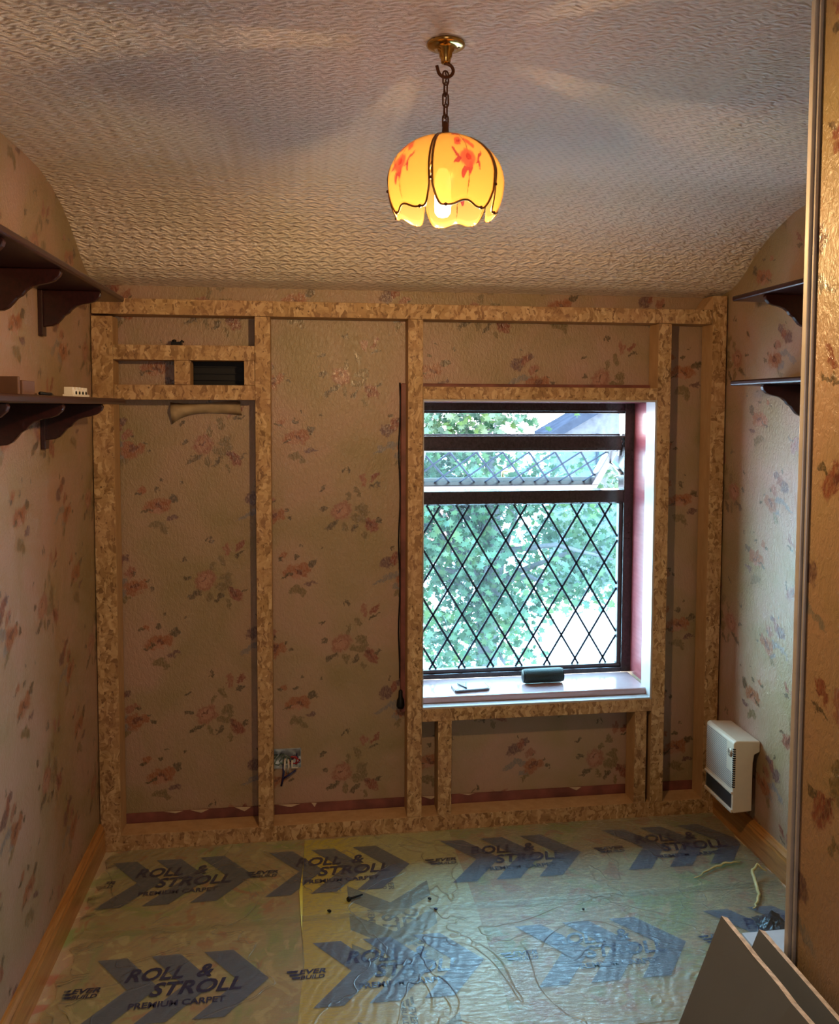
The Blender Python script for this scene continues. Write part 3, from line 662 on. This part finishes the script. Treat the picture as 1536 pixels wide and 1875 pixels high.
def ridge(name, pts, r, mat, label, cat, group=None):
    b = MB(); P = []
    for i in range(len(pts)-1):
        for j in range(6):
            q = j/6; a = Vector(pts[i]); c = Vector(pts[i+1]); P.append(a.lerp(c, q)+Vector((0.003*math.sin(i*5+j), 0.003*math.cos(i*3+j*2), 0)))
    P.append(Vector(pts[-1])); n = len(P)
    b.tube(P, [r*(0.25+0.75*math.sin(math.pi*(k+0.5)/n)) for k in range(n)], 6); return tag(b.build(name, mat), label, cat, group)
YEL = simple('yellow_film_twist', (0.58, 0.52, 0.24), 0.2, coat=0.5)
ridge('film_twist', [(1.47, 2.50, 0.012), (1.51, 2.54, 0.012), (1.545, 2.60, 0.018), (1.560, 2.67, 0.030), (1.60, 2.705, 0.040), (1.628, 2.69, 0.022)], 0.0065, YEL, 'twisted yellowish strand of film curling up beside the right skirting board', 'film strand')
ridge('film_twist', [(1.36, 2.70, 0.010), (1.45, 2.75, 0.012), (1.52, 2.775, 0.012), (1.58, 2.78, 0.010)], 0.0045, YEL, 'low yellowish film crease running towards the heater', 'film strand')
# debris
b = MB(); b.tube([(0.125, 2.727, 0.011), (0.130, 2.732, 0.011)], 0.008, 8); b.tube([(0.128, 2.730, 0.011), (0.176, 2.750, 0.011)], [0.004, 0.003], 8)
tag(b.build('screw', BLACK), 'thin black screw lying on the film before the stud frame', 'screw')
for x, y, s, c, m, l in [(0.060, 2.674, 0.007, 'scrap', BLACK, 'tiny black scrap on the film left of the black screw'), (0.402, 2.700, 0.006, 'scrap', BLACK, 'tiny black scrap on the film right of the black screw'),
    (0.414, 2.640, 0.006, 'scrap', WB_, 'tiny dark blue scrap on the film, right of the crossing strip'), (0.905, 2.575, 0.004, 'scrap', BLACK, 'tiny dark speck on the film in the middle of the floor')]:
    b = MB(); b.prism([(x-s, y+s*0.5), (x+s*0.3, y-s), (x+s, y-s*0.3), (x+s*0.2, y+s*0.8)], 2, 0.007, 0.012); tag(b.build('scrap', m), l, 'scrap', 'scraps on the floor film')

# ------------------------------------------------------------------ shelves
def shelf(name, xw, d, ya, yb, z, brk, label, group):
    """xw wall plane, d +1 shelf reaches to +x, z underside"""
    t = thing(name, label, 'shelf', (xw, yb, z), group)
    D = 0.188
    b = MB(); pr = [(xw, z), (xw+d*(D-0.004), z), (xw+d*D, z+0.004), (xw+d*D, z+0.015), (xw+d*(D-0.004), z+0.019), (xw, z+0.019)]
    b.prism(pr, 1, ya, yb); b.build('board', MAHOG, t, bevel=0.002)
    out = [(0.0, 0), (0.172, 0), (0.176, -0.008), (0.172, -0.018), (0.158, -0.030), (0.140, -0.036), (0.118, -0.040), (0.100, -0.046), (0.086, -0.056), (0.078, -0.066), (0.064, -0.074), (0.054, -0.086), (0.042, -0.098), (0.028, -0.105), (0.0, -0.108)]
    for y in brk:
        b = MB(); b.prism([(xw+d*(0.012+a*0.94), z+c) for a, c in out], 1, y-0.009, y+0.009); b.build('bracket', MAHOG, t, bevel=0.0025)
        b = MB(); b.box((min(xw, xw+d*0.014), y-0.018, z-0.135), (max(xw, xw+d*0.014), y+0.018, z)); b.build('bracket_plate', MAHOG, t, bevel=0.002)
    return t
G = 'mahogany stained wall shelves'
shelf('wall_shelf', XL, 1, 1.35, 2.845, 2.030, (2.590, 2.190, 1.80), 'upper mahogany shelf with scrolled brackets on the left wall', G)
shelf('wall_shelf', XL, 1, 1.35, 2.845, 1.694, (2.590, 2.190, 1.80), 'lower mahogany shelf on the left wall with a connector strip on it', G)
shelf('wall_shelf', XR, -1, 1.35, 2.790, 2.068, (2.600, 2.285), 'upper mahogany shelf on the right wall behind the grey edged corner', G)
shelf('wall_shelf', XR, -1, 1.35, 2.790, 1.768, (2.600, 2.285), 'lower mahogany shelf on the right wall behind the grey edged corner', G)
ZT = 1.7131
t = thing('connector_strip', 'white terminal connector strip with four holes on the lower left shelf', 'connector strip', (-0.66, 2.45, ZT))
CW = simple('white_nylon', (0.75, 0.72, 0.68), 0.4, var=0.03)
b = MB(); b.box((-0.675, 2.395, ZT), (-0.645, 2.560, ZT+0.008))
for k in range(5): b.box((-0.672, 2.398+k*0.034, ZT+0.008), (-0.648, 2.412+k*0.034, ZT+0.028))
b.build('terminal_body', CW, t, bevel=0.001)
for k in range(4):
    b = MB(); b.box((-0.6735, 2.412+k*0.034, ZT+0.007), (-0.6465, 2.432+k*0.034, ZT+0.022)); b.build('terminal', CW, t, bevel=0.002)
    b = MB(); b.tube([(-0.6468, 2.422+k*0.034, ZT+0.012), (-0.6440, 2.422+k*0.034, ZT+0.012)], 0.0045, 10); b.build('wire_hole', BLACK, t)
b = MB(); b.box((-0.72, 2.00, ZT), (-0.65, 2.085, ZT+0.034)); b.box((-0.715, 1.985, ZT), (-0.655, 2.0, ZT+0.042)); b.box((-0.72, 2.085, ZT), (-0.66, 2.135, ZT+0.006))
tag(b.build('cardboard_box', simple('brown_card', (0.11, 0.05, 0.028), 0.7), bevel=0.002), 'small open brown cardboard box on the lower left shelf', 'box')
b = MB(); b.tube([(-0.640, 2.09, ZT+0.005), (-0.650, 2.21, ZT+0.005)], [0.0045, 0.0035], 8); tag(b.build('pencil', BLACK), 'short dark pencil lying on the lower left shelf', 'pencil')

# ------------------------------------------------------------------ fan heater on the right wall
HT = thing('fan_heater', 'cream wall mounted fan heater above the right skirting board', 'heater', (1.63, 2.94, 0.16))
HX0, HY0, HY1, HZ0, HZ1 = 1.577, 2.845, 3.060, 0.160, 0.438
b = MB(); b.prism([(HX0, HZ0+0.004), (HX0+0.006, HZ0), (1.655, HZ0+0.004), (1.656, HZ0+0.19), (1.661, HZ0+0.222), (1.683, HZ0+0.232), (1.683, HZ1-0.006), (HX0+0.012, HZ1), (HX0+0.003, HZ1-0.004), (HX0, HZ1-0.012)], 1, HY0, HY1)
b.build('heater_body', CREAM, HT, bevel=0.004)
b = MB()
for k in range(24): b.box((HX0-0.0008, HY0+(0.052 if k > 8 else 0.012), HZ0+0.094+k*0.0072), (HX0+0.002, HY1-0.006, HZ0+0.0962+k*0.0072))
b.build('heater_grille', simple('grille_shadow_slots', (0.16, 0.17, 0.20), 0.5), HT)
b = MB()
for k in range(18): b.box((HX0-0.0015, HY0-0.0012, HZ0+0.100+k*0.0085), (HX0+0.008, HY0+0.006, HZ0+0.1043+k*0.0085))
b.build('side_slot', BLACK, HT)
b = MB(); b.box((HX0-0.002, HY0+0.010, HZ0+0.018), (HX0+0.001, HY1-0.010, HZ0+0.072)); b.build('air_outlet', simple('outlet_mesh', (0.025, 0.032, 0.035), 0.35), HT)
b = MB(); b.box((HX0-0.006, HY0+0.001, HZ0+0.002), (HX0+0.001, HY1-0.002, HZ0+0.014)); b.box((HX0-0.006, HY0+0.001, HZ0+0.074), (HX0+0.001, HY1-0.002, HZ0+0.083)); b.build('outlet_lip', CREAM, HT, bevel=0.002)
BG = simple('badge_silver', (0.40, 0.30, 0.22), 0.3, 0.6)
b = MB(); b.tube([(HX0-0.0018, HY0+0.026, HZ1-0.052), (HX0+0.001, HY0+0.026, HZ1-0.052)], 0.0165, 24); b.build('badge', BG, HT)
b = MB(); b.box((HX0-0.0026, HY0+0.022, HZ1-0.066), (HX0-0.0018, HY0+0.025, HZ1-0.040)); b.box((HX0-0.0026, HY0+0.027, HZ1-0.060), (HX0-0.0018, HY0+0.035, HZ1-0.057)); b.build('badge_mark', CREAM, HT)

# ------------------------------------------------------------------ things on the sill
t = thing('speaker', 'dark green cylindrical portable speaker on the window sill', 'speaker', (0.968, 3.32, 0.529))
b = MB(); R_ = 0.030; b.tube([(0.888, 3.315, 0.561), (0.891, 3.315, 0.561), (0.895, 3.315, 0.561), (1.050, 3.320, 0.561), (1.054, 3.320, 0.561), (1.057, 3.320, 0.561)], [R_*0.8, R_*0.95, R_, R_, R_*0.95, R_*0.8], 28)
b.build('speaker_body', simple('dark_green_fabric', (0.005, 0.018, 0.017), 0.6, var=0.3, scale=250, bump=0.4), t)
for x, y in ((0.886, 3.315), (1.056, 3.320)):
    b = MB(); b.tube([(x, y, 0.561), (x+0.003, y, 0.561)], 0.0275, 24); b.build('speaker_end_ring', BLACK, t)
t = thing('phone', 'dark flat phone lying on the sill at the left', 'phone', (0.655, 3.29, 0.529))
ang = 0.10; Mx = Matrix.Translation((0.655, 3.285, 0.529)) @ Matrix.Rotation(ang, 4, 'Z')
b = MB(); n = 6; o = []
for cx_, cy_, a0 in ((0.062, 0.030, 0), (-0.062, 0.030, 90), (-0.062, -0.030, 180), (0.062, -0.030, 270)):
    for k in range(n): a = math.radians(a0+90*k/(n-1)); o.append((cx_+0.012*math.cos(a), cy_+0.012*math.sin(a)))
b.prism(o, 2, 0, 0.010); b.v = [tuple(Mx @ Vector(v)) for v in b.v]; b.build('phone_case', simple('grey_phone_case', (0.10, 0.09, 0.11), 0.2), t, bevel=0.002)
b = MB(); b.prism([(x*0.94, y*0.90) for x, y in o], 2, 0.010, 0.0108); b.v = [tuple(Mx @ Vector(v)) for v in b.v]; b.build('phone_screen', simple('phone_screen_glass', (0.30, 0.27, 0.30), 0.15), t)
b = MB()
for q in ([(-0.045, 0.03, 0.0145), (-0.028, -0.012, 0.0135), (-0.025, -0.030, 0.0135)], [(-0.006, 0.036, 0.0145), (-0.022, -0.010, 0.0135), (-0.025, -0.030, 0.0135)]): b.tube(q, 0.0028, 8)
b.v = [tuple(Mx @ Vector(v)) for v in b.v]; tag(b.build('folded_cable', simple('dark_cable', (0.03, 0.03, 0.05), 0.4)), 'short dark folded cable forming a V on top of the phone', 'cable')

# ------------------------------------------------------------------ board offcuts in the right corner
def leaning(name, xt, zt, xb, ya, yb, yab, th, label, jag=0.0):
    """sheet on its long edge, leaning with its top towards +x; ya near end, yb far end at the top, yab far end at the bottom"""
    d = Vector((xt-xb, 0, zt)); n = Vector((zt, 0, -(xt-xb))).normalized()
    b = MB(); m = 24; random.seed(9)
    L = [(xb, ya, 0.008), (xb, yab, 0.008)]; top = []
    for k in range(m+1):
        q = k/m; top.append((xt+(random.uniform(-jag, jag) if 0 < k < m else 0), yb+(ya-yb)*q, zt+(random.uniform(-jag, jag) if 0 < k < m else 0)))
    o = L+top
    fr = [Vector(p) for p in o]; bk = [p+n*th for p in fr]; N = len(o)
    b.add(fr+bk, [tuple(range(N))], 0); b.f.append([i+N for i in range(N)][::-1]); b.mi.append(0); b.smooth.append(False)
    for i in range(N): j = (i+1) % N; b.f.append([i, j, j+N, i+N]); b.mi.append(1); b.smooth.append(False)
    zmin = min(v[2] for v in b.v); b.v = [(v[0], v[1], v[2]-zmin+0.0065) for v in b.v]
    return tag(b.build(name, [BOARDG, BOARDE]), label, 'board', 'grey board offcuts')
leaning('board_offcut', 0.700, 0.812, 0.385, 0.45, 1.290, 1.290, 0.0125, 'front grey board leaning at lower right with a white torn top edge', 0.0012)
leaning('board_offcut', 0.770, 0.782, 0.462, 0.45, 1.290, 1.290, 0.0125, 'grey board leaning behind the front one, against the papered corner')
tag(MB().box((1.36, 1.50, 0.0065), (1.66, 2.375, 0.019)).build('board_sheet', simple('pale_board', (0.55, 0.53, 0.55), 0.6, var=0.04)), 'pale flat board lying on the floor film behind the corner trim', 'board')
b = MB(); random.seed(21); vs = []
for j in range(9):
    for i in range(9): vs.append((1.44+i*0.012+random.uniform(-0.006, 0.006), 2.385+j*0.010+random.uniform(-0.006, 0.006), 0.008+0.045*math.exp(-((i-5)**2+(j-4)**2)/7)*random.uniform(0.3, 1.2)))
b.add(vs, [(j*9+i, j*9+i+1, j*9+i+10, j*9+i+9) for j in range(8) for i in range(8)])
tag(b.build('film_crumple', film('dark_crumpled_film', (0.3, 0.35, 0.4), (0.06, 0.08, 0.11), 0.6, 0.12), recalc=False), 'crumpled dark printed film heap beside the pale flat board', 'film')

# ------------------------------------------------------------------ pendant lamp
LX, LY = 0.268, 1.63
PL = thing('pendant_lamp', 'lit amber glass petal pendant lamp hanging by a chain from the ceiling', 'pendant lamp', (LX, LY, 2.396))
b = MB(); b.lathe([(0.037, 0.0), (0.038, -0.004), (0.034, -0.007), (0.026, -0.008), (0.017, -0.010), (0.016, -0.016), (0.013, -0.018), (0.0125, -0.026), (0.010, -0.028), (0.010, -0.034), (0.008, -0.038)], (LX, LY, 2.396), 36); b.build('ceiling_plate', BRASS, PL)
for q in ((LX+0.024, LY-0.006, 2.3875), (LX-0.014, LY-0.021, 2.3875)): MB().lathe([(0.003, 0.001), (0.003, 0)], q, 8).build('screw_head', BRONZE, PL)
b = MB(); hk = [(LX+0.004*math.cos(a)+0.011*math.cos(a), LY, 2.345+0.013*math.sin(a)) for a in [math.radians(q) for q in range(100, -175, -18)]]
b.tube([(LX, LY, 2.362), (LX, LY, 2.359)]+hk+[(LX-0.018, LY-0.002, 2.353)], 0.0034, 8); b.build('hook', BRONZE, PL)
nl = 5; zt, zb = 2.341, 2.236; Lk = (zt-zb)/nl
for k in range(nl):
    zc = zt-Lk*(k+0.5); b = MB(); hh = Lk*0.5+0.003; ww = 0.0062; ang = math.radians(20+90*(k % 2)); pts = []
    for q in range(20):
        a = 2*math.pi*q/20; x = ww*math.cos(a); z = (hh-ww)*(1 if math.sin(a) > 0 else -1)+ww*math.sin(a)
        pts.append((LX+x*math.cos(ang), LY+x*math.sin(ang), zc+z))
    b.tube(pts, 0.0017, 6, closed=True); b.build('chain_link', BRONZE, PL)
b = MB(); b.tube([(LX+0.002*math.sin(k*1.3), LY+0.003+0.002*math.cos(k*1.3), 2.345-k*0.0085) for k in range(14)], 0.0016, 6); b.build('flex', BRONZE, PL)
b = MB(); b.lathe([(0.0035, 0.026), (0.006, 0.022), (0.007, 0.006), (0.009, 0.0), (0.022, -0.002), (0.030, -0.006), (0.028, -0.009), (0.014, -0.010), (0.014, -0.040), (0.0, -0.041)], (LX, LY, 2.222), 28); b.build('gallery', BRONZE, PL)
RS = 0.112
def prof(v):   # v 0 bottom .. 1 top -> radius, z
    a = math.radians(-34+v*(90-14+34)); r = RS*math.cos(a) if a > 0 else RS*(1-(1-math.cos(a))*1.1)
    z = 2.126+(0.092*math.sin(a) if a > 0 else 0.118*math.sin(a)); return r, z
NA = 5; half = math.radians(36)
for k in range(NA):
    mid = math.radians(-77.3+72*k)
    def P(u, v, off=0.0):
        r, z = prof(v); a = mid+u*half*0.955; r += off+0.004*(1-abs(u)**3)
        return (LX+r*math.cos(a), LY+r*math.sin(a), z)
    def bottom(u):   # scalloped lower edge, two lobes with rounded corners
        return 0.02+0.045*math.cos(u*math.pi)**2*(1 if abs(u) < 0.5 else 0)+max(0, (abs(u)-0.70)/0.30)**2.5*0.17
    nu, nv = 20, 18; b = MB(); vs = []; uvs = []
    for j in range(nv+1):
        for i in range(nu+1):
            u = -1+2*i/nu; lo = bottom(u); hi = 1.0; v = lo+(hi-lo)*j/nv; vs.append(P(u, v)); uvs.append((u, v))
    fs = [(j*(nu+1)+i, j*(nu+1)+i+1, (j+1)*(nu+1)+i+1, (j+1)*(nu+1)+i) for j in range(nv) for i in range(nu)]
    b.add(vs, fs, 0, True); o = b.build('shade_panel', SHADE, PL, recalc=False)
    uvl = o.data.uv_layers.new(name='UVMap')
    for lp in o.data.loops: uvl.data[lp.index].uv = uvs[lp.vertex_index]
    m = o.modifiers.new('t', 'SOLIDIFY'); m.thickness = 0.0022
    # brass rim round the panel, a stud at each lobe
    ring = [P(-1, v, 0.001) for v in [1-0.05*q for q in range(14)]]; ring = [p for p, v in zip(ring, [1-0.05*q for q in range(14)]) if v > bottom(-1)]
    ring += [P(-1+2*i/40, bottom(-1+2*i/40), 0.001) for i in range(41)]
    ring += [P(1, v, 0.001) for v in [0.36+0.05*q for q in range(13)]]
    b = MB(); b.tube(ring, 0.0021, 6); b.build('panel_rim', RIM, o)
    for u in (-0.62, 0.62, 1.047):
        c = Vector(P(u, bottom(u) if u < 1 else 0.24, 0.002)); b = MB(); b.lathe([(0.0005, 0.0035), (0.0032, 0.002), (0.0036, 0), (0.0032, -0.002), (0.0005, -0.0035)], c, 10); b.build('rim_stud', BRONZE, o)
    for ch in o.children: ch.matrix_parent_inverse = Matrix.Identity(4); ch.location = (0, 0, 0)
b = MB(); b.lathe([(0.002, 0.0), (0.010, 0.002), (0.0155, 0.009), (0.0165, 0.022), (0.016, 0.075), (0.012, 0.088), (0.009, 0.094)], (LX-0.004, LY+0.004, 2.062), 24); b.build('bulb', BULB, PL)
b = MB(); b.lathe([(0.010, 0.0), (0.013, 0.004), (0.013, 0.03)], (LX-0.004, LY+0.004, 2.156), 20); b.build('bulb_holder', BRONZE, PL)
for dz in (0.105,):
    pl = bpy.data.lights.new('bulb_light', 'POINT'); pl.energy = LAMP_W; pl.color = (1.0, 0.62, 0.27); pl.shadow_soft_size = 0.022
    po = bpy.data.objects.new('bulb_light', pl); COL.objects.link(po); po.location = (LX-0.004, LY+0.004, 2.062-0.026)

# ------------------------------------------------------------------ outside: tree, houses, street
def leafmat():
    t = NT('maple_leaf'); v = t.n('ShaderNodeTexCoord').outputs['Object']; n = t.noise(v, 2.5, 2)
    c = t.ramp(n, [(0.3, (0.008, 0.034, 0.018)), (0.5, (0.018, 0.052, 0.022)), (0.7, (0.045, 0.078, 0.016))])
    tr = t.n('ShaderNodeBsdfTranslucent'); t.put(c, tr.inputs[0]); return t.done(t.mixs(0.35, t.bsdf(c, 0.5), tr.outputs[0]))
LEAF = leafmat()
BARK = simple('tree_bark', (0.045, 0.040, 0.05), 0.8, var=0.3, scale=12, bump=0.5)
TR = thing('maple_tree', 'leafy green maple tree filling the view outside the window', 'tree', (2.1, 9.6, -2.8))
b = MB(); b.tube([(2.10, 9.6, -2.8), (2.12, 9.6, -1.6), (2.10, 9.55, -0.9), (2.2, 9.5, -0.1), (2.1, 9.5, 1.2), (2.0, 9.5, 2.4)], [0.17, 0.14, 0.12, 0.09, 0.06, 0.02], 10); b.build('trunk', BARK, TR)
random.seed(11)
blobs = []
for k in range(620):
    x = random.uniform(-0.6, 4.2); z = random.uniform(-1.45, 2.6); y = random.uniform(8.6, 10.3)
    d = ((x-1.9)/2.2)**2+((z-0.6)/2.0)**2
    if d > 1: continue
    if z < -0.55 and x > 2.55: continue
    if z < -1.1 and (x < 1.5 or x > 2.5): continue
    if z > 0.95 and x > 2.2+0.5*random.random(): continue
    if (x-2.55)**2+(z-0.08)**2 < 0.12: continue
    blobs.append((x, y, z))
b = MB()
ends = random.sample(blobs, 26)
for (x, y, z) in ends:
    s0 = random.uniform(-1.0, 0.8); b.tube([(2.12, 9.55, min(s0, z)), ((2.12+x)/2, (9.55+y)/2, (min(s0, z)+z)/2+0.15), (x, y, z)], [0.045, 0.028, 0.010], 6)
b.build('branch', BARK, TR)['kind'] = 'stuff'
leafpts = [(0, -0.5), (0.07, -0.2), (0.42, -0.28), (0.28, -0.06), (0.55, 0.16), (0.26, 0.16), (0.22, 0.34), (0.10, 0.28), (0, 0.6), (-0.10, 0.28), (-0.22, 0.34), (-0.26, 0.16), (-0.55, 0.16), (-0.28, -0.06), (-0.42, -0.28), (-0.07, -0.2)]
b = MB()
for (x, y, z) in blobs:
    for k in range(36):
        c = Vector((x+random.gauss(0, 0.20), y+random.gauss(0, 0.2), z+random.gauss(0, 0.14)))
        if c.z < -0.62 and c.x > 2.75: continue
        sc = random.uniform(0.08, 0.13)
        R3 = Matrix.Rotation(random.uniform(0, 6.28), 3, 'Z') @ Matrix.Rotation(random.gauss(0.9, 0.5), 3, 'X') @ Matrix.Rotation(random.gauss(0, 0.5), 3, 'Y')
        vs = [c+R3 @ Vector((px*sc, py*sc, 0.10*sc*abs(px))) for px, py in leafpts]
        b.add(vs, [tuple(range(16))])
o = b.build('foliage', LEAF, TR, recalc=False); o['kind'] = 'stuff'
# ground
RND = simple('pale_render', (0.055, 0.062, 0.072), 0.9, spec=0.0, var=0.2, scale=6)
RED = simple('red_brick', (0.20, 0.07, 0.06), 0.9, var=0.3, scale=5)
SLATE = simple('slate_roof', (0.016, 0.021, 0.030), 0.9, spec=0.0, var=0.2, scale=4)
DG = simple('house_window_glass', (0.03, 0.04, 0.05), 0.1)
PAVE = simple('pale_street', (0.68, 0.66, 0.65), 0.9, var=0.06, scale=1)
struct(MB().box((-30, 3.6, -2.95), (60, 80, -2.8)).build('street', PAVE), 'pale street and pavement outside below the window')['category'] = 'street'
def house(name, x0, x1, y0, y1, ze, slope, wall, label):
    t = thing(name, label, 'house', ((x0+x1)/2, y0, -2.8)); xm = (x0+x1)/2; za = ze+(xm-x0)*slope
    MB().prism([(x0, -2.8), (x1, -2.8), (x1, ze), (xm, za), (x0, ze)], 1, y0, y1).build('house_wall', wall, t)
    b = MB(); e = 0.35
    for sg, xe in ((-1, x0), (1, x1)):
        xo = xe+sg*e; zo = ze-e*slope
        b.prism([(xo, zo), (xm, za+0.02), (xm, za+0.24), (xo, zo+0.22)], 1, y0-0.3, y1+0.3)
    b.build('house_roof', SLATE, t)
    for x in (x0+(x1-x0)*0.30, x0+(x1-x0)*0.70):
        for z in (-1.9, 0.4 if ze > 0.8 else -9):
            if z < -5: continue
            f = MB().box((x-0.55, y0-0.05, z-0.5), (x+0.55, y0+0.02, z+0.55)).build('house_window', DG, t)
    MB().tube([(x0+0.95, y0-0.06, -2.8), (x0+0.95, y0-0.06, ze)], 0.045, 8).build('drain_pipe', SLATE, t)
    return t
house('house', 6.25, 13.2, 20.0, 20.9, 1.05, 0.56, RND, 'pale rendered house with a blue grey roof behind the tree at right')
house('house', -2.5, 4.4, 24.0, 30.0, -0.6, 0.5, RED, 'red brick house far behind the maple tree')
